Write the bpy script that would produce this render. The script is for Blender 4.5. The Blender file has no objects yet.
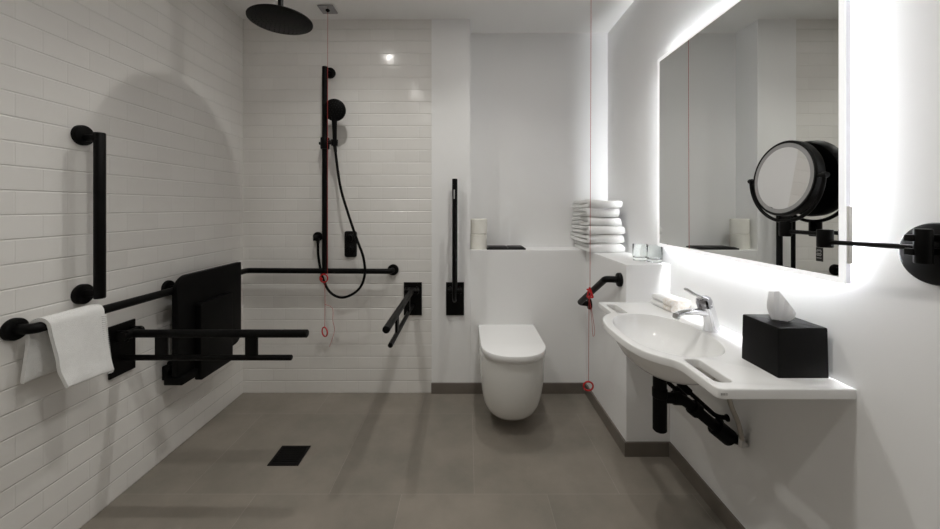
import bpy, bmesh, math, random
from mathutils import Vector, Matrix, noise
random.seed(4)
PI = math.pi
SC = bpy.context.scene
COL = SC.collection
V = Vector

# ------------------------------------------------------------------ materials
def mat(name, base=(.8, .8, .8), rough=.5, metal=0., spec=.5, **kw):
    m = bpy.data.materials.new(name)
    m.use_nodes = True
    nt = m.node_tree
    b = nt.nodes['Principled BSDF']
    b.inputs['Base Color'].default_value = (*base, 1)
    b.inputs['Roughness'].default_value = rough
    b.inputs['Metallic'].default_value = metal
    b.inputs['Specular IOR Level'].default_value = spec
    for k, v in kw.items():
        b.inputs[k.replace('_', ' ')].default_value = v
    return m

def N(m, t, **kw):
    n = m.node_tree.nodes.new(t)
    for k, v in kw.items():
        setattr(n, k, v)
    return n

def L(m, a, b):
    m.node_tree.links.new(a, b)

def bsdf(m):
    return m.node_tree.nodes['Principled BSDF']

def noisy(m, c1, c2, scale=8, bump=0., bscale=None, rough=None, detail=4):
    """base colour varied by soft noise, optional fine bump"""
    tc = N(m, 'ShaderNodeTexCoord')
    n = N(m, 'ShaderNodeTexNoise')
    n.inputs['Scale'].default_value = scale
    n.inputs['Detail'].default_value = detail
    L(m, tc.outputs['Object'], n.inputs['Vector'])
    r = N(m, 'ShaderNodeValToRGB')
    r.color_ramp.elements[0].position = .3
    r.color_ramp.elements[1].position = .7
    r.color_ramp.elements[0].color = (*c1, 1)
    r.color_ramp.elements[1].color = (*c2, 1)
    L(m, n.outputs['Fac'], r.inputs['Fac'])
    L(m, r.outputs['Color'], bsdf(m).inputs['Base Color'])
    if bump:
        n2 = N(m, 'ShaderNodeTexNoise')
        n2.inputs['Scale'].default_value = bscale or scale * 10
        n2.inputs['Detail'].default_value = 3
        L(m, tc.outputs['Object'], n2.inputs['Vector'])
        bp = N(m, 'ShaderNodeBump')
        bp.inputs['Strength'].default_value = bump
        bp.inputs['Distance'].default_value = .002
        L(m, n2.outputs['Fac'], bp.inputs['Height'])
        L(m, bp.outputs['Normal'], bsdf(m).inputs['Normal'])
    return m

def tile_mat(name, axis, shift):
    """glazed white metro tiles 155 x 77 mm in running bond; axis 0 = along x, 1 = along y"""
    m = mat(name, rough=.16)
    tc = N(m, 'ShaderNodeTexCoord')
    sp = N(m, 'ShaderNodeSeparateXYZ')
    L(m, tc.outputs['Object'], sp.inputs[0])
    ad = N(m, 'ShaderNodeMath', operation='ADD')
    ad.inputs[1].default_value = shift + 3.1
    L(m, sp.outputs[axis], ad.inputs[0])
    cb = N(m, 'ShaderNodeCombineXYZ')
    L(m, ad.outputs[0], cb.inputs[0])
    L(m, sp.outputs[2], cb.inputs[1])
    def brick(ms, smooth, wide=.155):
        br = N(m, 'ShaderNodeTexBrick')
        br.offset = .5
        br.inputs['Scale'].default_value = 1
        br.inputs['Brick Width'].default_value = wide
        br.inputs['Row Height'].default_value = .0773
        br.inputs['Mortar Size'].default_value = ms
        br.inputs['Mortar Smooth'].default_value = smooth
        br.inputs['Bias'].default_value = 0
        L(m, cb.outputs[0], br.inputs['Vector'])
        return br
    br = brick(.0009, .1)
    br.inputs['Color1'].default_value = (.80, .785, .76, 1)
    br.inputs['Color2'].default_value = (.765, .75, .725, 1)
    br.inputs['Mortar'].default_value = (.735, .72, .695, 1)
    L(m, br.outputs['Color'], bsdf(m).inputs['Base Color'])
    b2 = brick(.0042, .9, 400)
    b3 = brick(.0030, .9)
    gm = N(m, 'ShaderNodeMath', operation='MULTIPLY_ADD')
    gm.inputs[1].default_value = .30
    L(m, b3.outputs['Fac'], gm.inputs[0])
    L(m, b2.outputs['Fac'], gm.inputs[2])
    ns = N(m, 'ShaderNodeTexNoise')
    ns.inputs['Scale'].default_value = 9
    ns.inputs['Detail'].default_value = 2
    L(m, tc.outputs['Object'], ns.inputs['Vector'])
    inv = N(m, 'ShaderNodeMath', operation='MULTIPLY')
    inv.inputs[1].default_value = -1
    L(m, gm.outputs[0], inv.inputs[0])
    mx = N(m, 'ShaderNodeMath', operation='MULTIPLY_ADD')
    mx.inputs[1].default_value = .9
    L(m, ns.outputs['Fac'], mx.inputs[0])
    L(m, inv.outputs[0], mx.inputs[2])
    bp = N(m, 'ShaderNodeBump')
    bp.inputs['Strength'].default_value = .8
    bp.inputs['Distance'].default_value = .0016
    L(m, mx.outputs[0], bp.inputs['Height'])
    L(m, bp.outputs['Normal'], bsdf(m).inputs['Normal'])
    return m

def floor_mat():
    m = mat('taupe_floor_tile', rough=.48, spec=.35)
    tc = N(m, 'ShaderNodeTexCoord')
    mp = N(m, 'ShaderNodeMapping')
    mp.inputs['Location'].default_value = (6 - .03, -.943 + 2 * .597 * 3, 0)
    L(m, tc.outputs['Object'], mp.inputs['Vector'])
    br = N(m, 'ShaderNodeTexBrick')
    br.offset = .5
    br.inputs['Scale'].default_value = 1
    br.inputs['Brick Width'].default_value = .6
    br.inputs['Row Height'].default_value = .597
    br.inputs['Mortar Size'].default_value = .0012
    br.inputs['Mortar Smooth'].default_value = .2
    br.inputs['Color1'].default_value = (.255, .230, .200, 1)
    br.inputs['Color2'].default_value = (.222, .202, .176, 1)
    br.inputs['Mortar'].default_value = (.305, .28, .25, 1)
    L(m, mp.outputs[0], br.inputs['Vector'])
    n = N(m, 'ShaderNodeTexNoise')
    n.inputs['Scale'].default_value = 2.6
    n.inputs['Detail'].default_value = 7
    n.inputs['Roughness'].default_value = .62
    L(m, tc.outputs['Object'], n.inputs['Vector'])
    r = N(m, 'ShaderNodeValToRGB')
    r.color_ramp.elements[0].position = .25
    r.color_ramp.elements[1].position = .75
    r.color_ramp.elements[0].color = (.73, .745, .73, 1)
    r.color_ramp.elements[1].color = (1.24, 1.20, 1.17, 1)
    L(m, n.outputs['Fac'], r.inputs['Fac'])
    mu = N(m, 'ShaderNodeMix', data_type='RGBA', blend_type='MULTIPLY')
    mu.inputs[0].default_value = 1
    L(m, br.outputs['Color'], mu.inputs[6])
    L(m, r.outputs['Color'], mu.inputs[7])
    L(m, mu.outputs[2], bsdf(m).inputs['Base Color'])
    inv = N(m, 'ShaderNodeMath', operation='MULTIPLY')
    inv.inputs[1].default_value = -1
    L(m, br.outputs['Fac'], inv.inputs[0])
    bp = N(m, 'ShaderNodeBump')
    bp.inputs['Strength'].default_value = .3
    bp.inputs['Distance'].default_value = .001
    L(m, inv.outputs[0], bp.inputs['Height'])
    L(m, bp.outputs['Normal'], bsdf(m).inputs['Normal'])
    return m

def emit(name, col, strength):
    m = mat(name, tuple(c * .35 for c in col), .4)
    b = bsdf(m)
    b.inputs['Emission Color'].default_value = (*col, 1)
    b.inputs['Emission Strength'].default_value = strength
    return m

M = {}
M['tile_back'] = tile_mat('white_metro_tile_back', 0, .4607)
M['tile_left'] = tile_mat('white_metro_tile_side', 1, -1.177)
M['floor'] = floor_mat()
M['paint'] = noisy(mat('white_wall_paint', rough=.55), (.845, .845, .845), (.86, .86, .86), 3, .05, 120)
M['ceiling'] = noisy(mat('ceiling_paint', rough=.7), (.85, .845, .835), (.865, .86, .85), 3, .04, 120)
M['skirt'] = noisy(mat('taupe_skirting_tile', rough=.4), (.135, .118, .10), (.175, .153, .13), 5, .05, 60)
M['solid'] = noisy(mat('white_solid_surface', rough=.24), (.83, .83, .825), (.85, .85, .845), 4)
M['bowl'] = noisy(mat('white_basin_bowl', rough=.08), (.83, .83, .825), (.85, .85, .845), 4)
M['ceramic'] = mat('white_ceramic', (.82, .82, .80), .08)
M['seat_white'] = mat('white_toilet_lid', (.86, .86, .86), .22)
M['black'] = noisy(mat('black_powder_coat', rough=.42, spec=.12), (.002, .002, .002), (.0035, .0033, .0033), 20, .06, 400)
M['black_gloss'] = mat('black_gloss', (.003, .003, .0033), .28, spec=.25)
M['black_plastic'] = noisy(mat('black_plastic', rough=.5, spec=.10), (.002, .002, .002), (.003, .003, .003), 12, .08, 250)
M['black_nozzle'] = mat('black_nozzle', (.009, .009, .009), .6, spec=.2)
M['leather'] = noisy(mat('black_box_cover', rough=.5, spec=.14), (.003, .003, .003), (.005, .0048, .0048), 14, .12, 300)
M['chrome'] = mat('chrome', (.88, .88, .90), .06, 1.)
M['chrome_dark'] = mat('dark_chrome', (.42, .42, .44), .12, 1.)  # ceiling plate tone; on the tap's lever cap it stands for reflections
M['steel'] = mat('brushed_steel', (.62, .62, .62), .28, 1.)
M['mirror'] = mat('mirror_glass', (.80, .815, .80), .0, 1.)
M['mag_glass'] = mat('magnifier_glass', (.78, .78, .78), .02, 1.)
M['frost'] = mat('unlit_frosted_ring', (.30, .30, .30), .35)
M['towel'] = noisy(mat('white_terry', rough=.95, Sheen_Weight=.25), (.80, .80, .79), (.84, .84, .83), 60, .9, 480)
M['tissue'] = mat('white_tissue', (.86, .86, .86), .9)
tm_ = M['tissue']
tr_ = N(tm_, 'ShaderNodeBsdfTranslucent'); tr_.inputs['Color'].default_value = (.9, .9, .9, 1)
mx_ = N(tm_, 'ShaderNodeMixShader'); mx_.inputs[0].default_value = .45
L(tm_, bsdf(tm_).outputs[0], mx_.inputs[1]); L(tm_, tr_.outputs[0], mx_.inputs[2])
L(tm_, mx_.outputs[0], tm_.node_tree.nodes['Material Output'].inputs['Surface'])
M['red'] = mat('red_plastic', (.50, .012, .015), .3)
M['cord'] = mat('red_cord', (.42, .04, .035), .8)
M['roll'] = noisy(mat('cream_tissue_roll', rough=.9), (.80, .785, .72), (.83, .815, .76), 30, .2, 200)
M['wrap'] = noisy(mat('beige_print_band', rough=.6), (.70, .63, .56), (.85, .84, .82), 90)
M['edge_led'] = emit('lit_frosted_edge', (1, 1, .99), .78)
M['diffuser'] = emit('lit_acrylic_diffuser', (.95, .94, 1.), .52)
M['led'] = emit('led_strip', (.95, .975, 1.), 165.0)
M['panel_white'] = mat('white_panel', (.72, .72, .74), .4)
M['white_plastic'] = mat('white_plastic', (.84, .83, .79), .4)
M['sign_black'] = mat('sign_black', (.012, .012, .012), .4)
M['sign_grey'] = mat('sign_grey_print', (.42, .42, .42), .5)
M['grey_print'] = mat('grey_print', (.36, .36, .35), .5)
M['lens'] = emit('downlight_and_fill_lens', (1, .965, .915), 275)
M['door'] = noisy(mat('pale_door_paint', rough=.5), (.60, .59, .57), (.63, .62, .60), 3)
g = mat('clear_glass', (.96, 1., .985), 0.0)
bsdf(g).inputs['Transmission Weight'].default_value = 1
bsdf(g).inputs['IOR'].default_value = 1.45
M['glass'] = g
g2 = mat('thick_glass_base', (.97, .995, .99), 0.0)
bsdf(g2).inputs['Transmission Weight'].default_value = 1
bsdf(g2).inputs['IOR'].default_value = 1.45
M['glass_base'] = g2
# braided hose: wave bump
m = mat('braided_steel', (.55, .52, .47), .35, .9)
tc = N(m, 'ShaderNodeTexCoord'); wv = N(m, 'ShaderNodeTexWave'); wv.inputs['Scale'].default_value = 160
L(m, tc.outputs['Object'], wv.inputs['Vector'])
bp = N(m, 'ShaderNodeBump'); bp.inputs['Strength'].default_value = .6; bp.inputs['Distance'].default_value = .001
L(m, wv.outputs['Fac'], bp.inputs['Height']); L(m, bp.outputs['Normal'], bsdf(m).inputs['Normal'])
M['braid'] = m

# ------------------------------------------------------------------ mesh helpers
ORIGIN = {}

def link(name, bm, material, origin, parent=None, angle=35, mats=None):
    bmesh.ops.remove_doubles(bm, verts=bm.verts, dist=1e-6)
    bmesh.ops.recalc_face_normals(bm, faces=bm.faces)
    bmesh.ops.translate(bm, verts=bm.verts, vec=-V(origin))
    me = bpy.data.meshes.new(name)
    bm.to_mesh(me)
    bm.free()
    for mm in (mats or [material]):
        me.materials.append(mm)
    for p in me.polygons:
        p.use_smooth = True
    me.set_sharp_from_angle(angle=math.radians(angle))
    o = bpy.data.objects.new(name, me)
    COL.objects.link(o)
    if parent is None:
        o.location = origin
    else:
        o.parent = parent
    ORIGIN[o.name] = V(origin)
    return o

def tag(o, label, cat, group=None, kind=None):
    o['label'] = label
    o['category'] = cat
    if group: o['group'] = group
    if kind: o['kind'] = kind
    return o

def solo(name, bm, material, origin, label, cat, group=None, angle=35, mats=None):
    return tag(link(name, bm, material, origin, None, angle, mats), label, cat, group)

def thing(name, loc, label, cat, group=None):
    o = bpy.data.objects.new(name, None)
    o.empty_display_size = .05
    COL.objects.link(o)
    o.location = loc
    ORIGIN[o.name] = V(loc)
    return tag(o, label, cat, group)

def part(name, bm, material, parent, label=None, angle=35, mats=None):
    o = link(name, bm, material, ORIGIN[parent.name], parent, angle, mats)
    if label: o['label'] = label
    return o

def struct(name, bm, material, angle=35):
    o = link(name, bm, material, (0, 0, 0), None, angle)
    o['kind'] = 'structure'
    return o

def B(): return bmesh.new()

def box(bm, lo, hi, bev=0., seg=2):
    lo, hi = V(lo), V(hi)
    r = bmesh.ops.create_cube(bm, size=1, matrix=Matrix.Translation((lo + hi) / 2) @ Matrix.Diagonal((*(hi - lo), 1)))
    if bev:
        es = {e for v in r['verts'] for e in v.link_edges}
        bmesh.ops.bevel(bm, geom=list(es), offset=bev, segments=seg, profile=.5, affect='EDGES')
    return bm

def frame_of(axis):
    a = V(axis).normalized()
    u = a.cross(V((0, 0, 1)))
    if u.length < 1e-3: u = V((1, 0, 0))
    u.normalize()
    w = a.cross(u).normalized()
    return a, u, w

def lathe(bm, base, axis, prof, seg=32, ex=1.):
    """prof: list of (radius, distance along axis)"""
    a, u, w = frame_of(axis)
    base = V(base)
    rings = []
    for r, h in prof:
        if r < 1e-6:
            rings.append([bm.verts.new(base + a * h)])
        else:
            rings.append([bm.verts.new(base + a * h + (u * math.cos(2 * PI * k / seg) + w * math.sin(2 * PI * k / seg)) * r) for k in range(seg)])
    for A, C in zip(rings, rings[1:]):
        for k in range(seg):
            k2 = (k + 1) % seg
            if len(A) == 1 and len(C) > 1: bm.faces.new((A[0], C[k], C[k2]))
            elif len(C) == 1 and len(A) > 1: bm.faces.new((A[k], A[k2], C[0]))
            elif len(A) > 1: bm.faces.new((A[k], A[k2], C[k2], C[k]))
    return bm

def disc(bm, base, axis, r, h, bev=.002, seg=40):
    return lathe(bm, base, axis, [(0, 0), (r, 0), (r, h - bev), (r - bev * .35, h - bev * .35), (r - bev, h), (0, h)], seg)

def fillet(pts, rad, n=8):
    pts = [V(p) for p in pts]
    out = [pts[0]]
    for i in range(1, len(pts) - 1):
        p, a, b = pts[i], pts[i - 1], pts[i + 1]
        da, db = (a - p), (b - p)
        r = min(rad, da.length * .49, db.length * .49)
        s, e = p + da.normalized() * r, p + db.normalized() * r
        for k in range(n + 1):
            t = k / n
            out.append(s * (1 - t) ** 2 + p * 2 * t * (1 - t) + e * t * t)
    out.append(pts[-1])
    return out

def catmull(pts, n=8, closed=False):
    pts = [V(p) for p in pts]
    out = []
    c = len(pts)
    rng = range(c) if closed else range(c - 1)
    for i in rng:
        if closed:
            p0, p1, p2, p3 = pts[i - 1], pts[i], pts[(i + 1) % c], pts[(i + 2) % c]
        else:
            p0, p1, p2, p3 = pts[max(i - 1, 0)], pts[i], pts[i + 1], pts[min(i + 2, c - 1)]
        for k in range(n):
            t = k / n
            out.append(.5 * ((2 * p1) + (p2 - p0) * t + (2 * p0 - 5 * p1 + 4 * p2 - p3) * t * t + (3 * p1 - p0 - 3 * p2 + p3) * t ** 3))
    if not closed: out.append(pts[-1])
    return out

def tube(bm, pts, r, seg=18, cap=True, bev=0., closed=False):
    pts = [V(p) for p in pts]
    n = len(pts)
    rad = r if isinstance(r, (list, tuple)) else [r] * n
    tang = []
    for i in range(n):
        if closed: t = pts[(i + 1) % n] - pts[i - 1]
        else: t = pts[min(i + 1, n - 1)] - pts[max(i - 1, 0)]
        tang.append(t.normalized())
    a, u, w = frame_of(tang[0])
    rings = []
    for i in range(n):
        if i:
            q = tang[i - 1].rotation_difference(tang[i])
            u = q @ u
        u = (u - tang[i] * u.dot(tang[i])).normalized()
        w = tang[i].cross(u)
        rings.append([bm.verts.new(pts[i] + (u * math.cos(2 * PI * k / seg) + w * math.sin(2 * PI * k / seg)) * rad[i]) for k in range(seg)])
    pairs = list(zip(rings, rings[1:])) + ([(rings[-1], rings[0])] if closed else [])
    for A, C in pairs:
        for k in range(seg):
            k2 = (k + 1) % seg
            bm.faces.new((A[k], A[k2], C[k2], C[k]))
    if cap and not closed:
        bm.faces.new(rings[0]); bm.faces.new(rings[-1])
    return bm

def torus(bm, c, axis, R, r, seg=28, ring=10, sx=1., sz=1.):
    a, u, w = frame_of(axis)
    c = V(c)
    return tube(bm, [c + u * math.cos(2 * PI * k / seg) * R * sx + w * math.sin(2 * PI * k / seg) * R * sz for k in range(seg)], r, ring, closed=True)

def prism(bm, loop, off, bev=0., seg=3):
    """closed planar 3-D loop extruded by vector off"""
    off = V(off)
    vs = [bm.verts.new(V(p)) for p in loop]
    f = bm.faces.new(vs)
    r = bmesh.ops.extrude_face_region(bm, geom=[f])
    nv = [e for e in r['geom'] if isinstance(e, bmesh.types.BMVert)]
    bmesh.ops.translate(bm, verts=nv, vec=off)
    if bev:
        nf = [e for e in r['geom'] if isinstance(e, bmesh.types.BMFace)]
        es = list(f.edges) + [e for x in nf for e in x.edges]
        bmesh.ops.bevel(bm, geom=es, offset=bev, segments=seg, profile=.5, affect='EDGES')
    return bm

def rrect(w, h, r, n=6, rs=None):
    """2-D rounded rectangle centred on origin; rs = radii (tr, tl, bl, br)"""
    rs = rs or (r, r, r, r)
    out = []
    for (sx, sy, a0, q) in ((1, 1, 0, rs[0]), (-1, 1, 90, rs[1]), (-1, -1, 180, rs[2]), (1, -1, 270, rs[3])):
        cx, cy = sx * (w / 2 - q), sy * (h / 2 - q)
        if q <= 1e-6:
            out.append((cx, cy)); continue
        for k in range(n + 1):
            a = math.radians(a0 + 90 * k / n)
            out.append((cx + q * math.cos(a), cy + q * math.sin(a)))
    return out

def loft(bm, rings, cap0=True, cap1=True):
    R = [[bm.verts.new(V(p)) for p in ring] for ring in rings]
    n = len(R[0])
    for A, C in zip(R, R[1:]):
        for k in range(n):
            k2 = (k + 1) % n
            bm.faces.new((A[k], A[k2], C[k2], C[k]))
    if cap0: bm.faces.new(R[0])
    if cap1: bm.faces.new(R[-1])
    return bm

def text_bm(txt, size, mtx):
    cu = bpy.data.curves.new('lettering', 'FONT')
    cu.body = txt; cu.size = size; cu.extrude = .0004
    cu.align_x = 'CENTER'; cu.align_y = 'CENTER'
    o = bpy.data.objects.new('lettering_source', cu)
    COL.objects.link(o)
    dg = bpy.context.evaluated_depsgraph_get()
    me = bpy.data.meshes.new_from_object(o.evaluated_get(dg))
    bm = B(); bm.from_mesh(me)
    bpy.data.objects.remove(o); bpy.data.curves.remove(cu); bpy.data.meshes.remove(me)
    bmesh.ops.transform(bm, matrix=mtx, verts=bm.verts)
    return bm

# ------------------------------------------------------------------ room constants (metres; camera at x=0,y=0)
XL, XR, YB, YN, YF, H = -1.427, .968, 2.376, 2.566, -1.25, 2.38
XP0, XP1, XBOX, YBOX, ZL = -.226, .02, .758, 1.778, .911
EYE = 1.185

# setting
struct('floor', box(B(), (XL - .1, YF - .1, -.1), (XR + .1, YN + .1, 0)), M['floor'])
struct('ceiling', box(B(), (XL - .1, YF - .1, H), (XR + .1, YN + .1, H + .1)), M['ceiling'])
struct('wall_left', box(B(), (XL - .1, YF, 0), (XL, YB + .2, H)), M['tile_left'])
struct('wall_back_tiled', box(B(), (XL, YB, 0), (XP0, YB + .2, H)), M['tile_back'])
struct('wall_back_pier', box(B(), (XP0, YB - .001, 0), (XP1, YB + .2, H)), M['paint'])
struct('wall_back_niche', box(B(), (XP1, YN, 0), (XR, YN + .1, H)), M['paint'])
struct('wall_back_ledge', box(B(), (XP1, YB - .001, 0), (XBOX, YN, ZL), .002, 1), M['paint'])
struct('wall_right_ledge', box(B(), (XBOX, YBOX, 0), (XR, YN, ZL), .002, 1), M['paint'])
struct('wall_right', box(B(), (XR, YF, 0), (XR + .1, YN + .1, H)), M['paint'])
struct('wall_front', box(B(), (XL, YF - .1, 0), (XR, YF, H)), M['paint'])
dm = B(); box(dm, (-.55, YF, 0.005), (.35, YF + .03, 2.05), .003)
d1 = struct('door_1', dm, M['door'])
tm = B()
box(tm, (-.63, YF, 0), (-.55, YF + .04, 2.13), .003); box(tm, (.35, YF, 0), (.43, YF + .04, 2.13), .003); box(tm, (-.55, YF, 2.05), (.35, YF + .04, 2.13), .003)
struct('trim_1', tm, M['door'])
hm = B(); tube(hm, fillet([(.27, YF + .03, 1.0), (.27, YF + .08, 1.0), (.14, YF + .08, 1.0)], .02), .009)
ho = link('door_handle', hm, M['steel'], (0, 0, 0), d1)
# skirting tiles
SK = .068
struct('baseboard_back', box(B(), (XP0, YB - .011, 0), (XBOX - .01, YB - .001, SK), .001, 1), M['skirt'])
struct('baseboard_right_ledge', box(B(), (XBOX - .010, YBOX - .010, 0), (XBOX, YB - .001, SK), .001, 1), M['skirt'])
struct('baseboard_ledge_end', box(B(), (XBOX, YBOX - .010, 0), (XR - .010, YBOX, SK), .001, 1), M['skirt'])
struct('baseboard_right', box(B(), (XR - .010, YF, 0), (XR, YBOX, SK), .001, 1), M['skirt'])
# recessed downlights (rings only; each carries a lamp); the pair over the camera is added fill
DL = [(-.62, 1.77), (.18, 1.77), (-.54, .86), (.22, .93), (-.54, 0.0), (.22, 0.0)]
for i, (x, y) in enumerate(DL):
    t = B()
    lathe(t, (x, y, H), (0, 0, -1), [(.0225, .0005), (.0225, .002), (.034, .003), (.046, .003), (.048, .0015), (.048, .0005)], 32)
    tr = struct('trim_%d' % (i + 2), t, M['white_plastic'])
    t = B(); lathe(t, (x, y, H), (0, 0, -1), [(0, .001), (.022, .001)], 32)
    link('downlight_and_fill_lens', t, M['lens'], (0, 0, 0), tr)

# ------------------------------------------------------------------ grab rails
GR = 'black grab rails and support rails'
TR = .0165
def rosette(bm, base, axis, r=.033, h=.016):
    lathe(bm, base, axis, [(0, 0), (r, 0), (r, h - .005), (r - .002, h - .0015), (r - .006, h), (0, h)], 36)

# long L-shaped rail on the tiled walls
ZR = .801
t = thing('grab_rail', (XL, 1.17, ZR), 'long black horizontal grab rail wrapping the tiled corner of the shower', 'grab rail', GR)
XT, YT = XL + .062, YB - .062
bm = B()
tube(bm, fillet([(XL + .004, 1.172, ZR), (XT, 1.172, ZR), (XT, YT, ZR - .010), (-.470, YT, ZR - .015), (-.470, YB - .004, ZR - .015)], .028, 10), TR)
part('rail_tube', bm, M['black'], t)
for (p, ax) in (((XL, 1.172, ZR), (1, 0, 0)), ((XL, 1.774, ZR), (1, 0, 0)), ((-.470, YB, ZR - .015), (0, -1, 0))):
    bm = B(); rosette(bm, p, ax, .035)
    if p[1] == 1.774: tube(bm, [(XL + .01, 1.774, ZR), (XT, 1.774, ZR)], .011)
    part('wall_flange', bm, M['black'], t)

# short vertical bar above the towel
t = thing('grab_bar', (XL, 1.38, .863), 'short black vertical grab bar on tiled wall above the hanging towel', 'grab rail', GR)
XV = XL + .072
bm = B()
tube(bm, [(XV, 1.376, .848), (XV, 1.376, .851), (XV, 1.376, 1.456), (XV, 1.376, 1.459)], [.0155, .0175, .0175, .0155])
for z in (1.440, .866): tube(bm, [(XL + .01, 1.379, z), (XV, 1.377, z)], .0125)
part('bar_tube', bm, M['black'], t)
for z in (1.450, .863):
    bm = B(); rosette(bm, (XL, 1.379, z), (1, 0, 0), .037, .018); part('wall_flange', bm, M['black'], t)

# angled bar beside the toilet
t = thing('grab_bar', (XBOX, 1.86, .82), 'angled black grab bar on the white ledge front beside the washbasin', 'grab rail', GR)
XG = .691
bm = B()
tube(bm, fillet([(XBOX - .004, 1.842, .826), (XG, 1.862, .826), (XG, 2.290, .598), (XBOX - .004, 2.290, .590)], .022, 8), TR)
part('bar_tube', bm, M['black'], t)
for (y, z) in ((1.842, .826), (2.290, .590)):
    bm = B(); rosette(bm, (XBOX, y, z), (-1, 0, 0), .034, .016); part('wall_flange', bm, M['black'], t)

# drop-down support rails: built along +U from a wall plate at p, wall normal n, tangent s
def drop_rail(p, n, s, folded, label, name='support_rail', ln=.768):
    p, n, s, k = V(p), V(n), V(s), V((0, 0, 1))
    t = thing(name, p, label, 'support rail', GR)
    def W(a, b, c): return p + n * a + s * b + k * c      # out, sideways, up (p = centre of plate foot)
    lo = [W(.001, -.057, 0), W(.001, .057, 0), W(.001, .057, .209), W(.001, -.057, .209)]
    bm = B(); prism(bm, lo, n * .012, .003)
    part('wall_plate', bm, M['black'], t)
    bm = B()
    for b in (-.030, .030):
        prism(bm, [W(.012, b - .005, .142), W(.012, b + .005, .142), W(.012, b + .005, .186), W(.012, b - .005, .186)], n * .048, .003)
    tube(bm, [W(.045, -.044, .165), W(.045, .044, .165)], .019, 24)
    part('hinge_bracket', bm, M['black'], t)
    if not folded:
        zt, zb = .165, .066
        bm = B(); tube(bm, [W(.045, 0, zt), W(ln, 0, zt), W(ln + .003, 0, zt)], [TR, TR, TR - .003]); part('upper_tube', bm, M['black'], t)
        bm = B(); tube(bm, [W(.020, 0, zb), W(.703, 0, zb), W(.706, 0, zb)], [.0115, .0115, .009]); part('lower_tube', bm, M['black'], t)
        for a in (.17, .54):
            bm = B(); prism(bm, [W(a - .025, -.006, zb), W(a + .025, -.006, zb), W(a + .025, -.006, zt), W(a - .025, -.006, zt)], s * .012, .002)
            part('web_plate', bm, M['black'], t)
    else:
        a0, a1 = .052, .150
        bm = B(); tube(bm, [W(a0, 0, .165), W(a0, 0, .860), W(a0, 0, .863)], [TR, TR, TR - .003]); part('upper_tube', bm, M['black'], t)
        bm = B(); tube(bm, fillet([W(.035, 0, .10), W(a1, 0, .13), W(a1, 0, .795)], .04), .0115); part('lower_tube', bm, M['black'], t)
        for c in (.30, .62):
            bm = B(); prism(bm, [W(a0, -.006, c - .025), W(a1, -.006, c - .025), W(a1, -.006, c + .025), W(a0, -.006, c + .025)], s * .012, .002)
            part('web_plate', bm, M['black'], t)
        bm = B(); prism(bm, [W(a1 + .0114, -.0035, .735), W(a1 + .0114, .0035, .735), W(a1 + .0114, .0035, .79), W(a1 + .0114, -.0035, .79)], n * .001)
        part('sticker', bm, M['sign_grey'], t, 'small pale grey sticker')
    return t

drop_rail((XL, 1.536, .499), (1, 0, 0), (0, 1, 0), False, 'black drop-down support rail in front of the folded shower seat')
drop_rail((-.344, YB, .498), (0, -1, 0), (1, 0, 0), False, 'black drop-down support rail pointing forward from the back tiles', ln=.789)
drop_rail((-.076, YB - .001, .498), (0, -1, 0), (1, 0, 0), True, 'black support rail folded upright on white pier beside the toilet')

# ------------------------------------------------------------------ shower seat hooked on the rail
XS = -1.330
t = thing('shower_bench', (XL, 1.95, .37), 'black hanging shower seat folded up against the tiled wall', 'shower bench')
def yz(loop, x): return [V((x, a, b)) for a, b in loop]
cy, cz, w, h = (1.713 + 2.20) / 2, (.395 + .862) / 2, .487, .467
lp = [(cy + a, cz + b) for a, b in rrect(w, h, .05, 8, (.006, .075, .02, .06))]
bm = B(); prism(bm, yz(lp, XS - .028), (.028, 0, 0), .005); part('seat_panel', bm, M['black_plastic'], t)
lp = [(1.945 + a, .525 + b) for a, b in rrect(.25, .375, .012, 5)]
bm = B(); prism(bm, yz(lp, XS), (.032, 0, 0), .004); part('support_leg', bm, M['black_plastic'], t)
bm = B(); box(bm, (XL + .03, 1.715, .362), (XS + .020, 1.865, .398), .006)
box(bm, (XL + .002, 1.74, .374), (XL + .032, 1.84, .44), .004)
part('hinge_block', bm, M['black_plastic'], t)
for y in (1.86, 2.10):
    bm = B()
    tube(bm, fillet([(XS - .014, y, .72), (XS - .014, y, ZR + .028), (XT - .030, y, ZR + .028), (XT - .030, y, .77)], .02), .008, 12)
    part('rail_hook', bm, M['black'], t)
bm = B(); tube(bm, [(XS - .05, 1.72, .44), (XS - .05, 2.17, .44)], .010, 14); tube(bm, [(XL + .002, 1.78, .44), (XS - .05, 1.78, .44)], .01, 12); tube(bm, [(XL + .002, 2.10, .44), (XS - .05, 2.10, .44)], .01, 12)
tube(bm, [(XS - .05, 1.95, .44), (XS - .014, 1.95, .44)], .008, 12)
part('hinge_bar', bm, M['black'], t)

# ------------------------------------------------------------------ overhead shower
t = thing('overhead_shower', (-.897, 1.795, 2.077), 'round black overhead rain shower hanging from the ceiling', 'shower head')
c = V((-.897, 1.795, 2.077))
bm = B()
lathe(bm, c, (0, 0, 1), [(0, .0), (.141, 0), (.1445, .002), (.145, .006), (.142, .009), (.03, .013), (.018, .02), (.018, .035), (0, .035)], 56)
hd = part('rain_disc', bm, M['black'], t)
bm = B()
for k, nn in ((.018, 6), (.040, 12), (.062, 18), (.084, 24), (.106, 30), (.124, 36)):
    for j in range(nn):
        a = 2 * PI * j / nn
        lathe(bm, c + V((k * math.cos(a), k * math.sin(a), .0005)), (0, 0, -1), [(.0032, 0), (.0022, .002), (0, .002)], 6)
nz = part('nozzles', bm, M['black_nozzle'], hd); nz['kind'] = 'stuff'
bm = B(); tube(bm, [c + V((0, 0, .03)), (c.x, c.y, H)], .0125); part('drop_arm', bm, M['black'], t)
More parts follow.
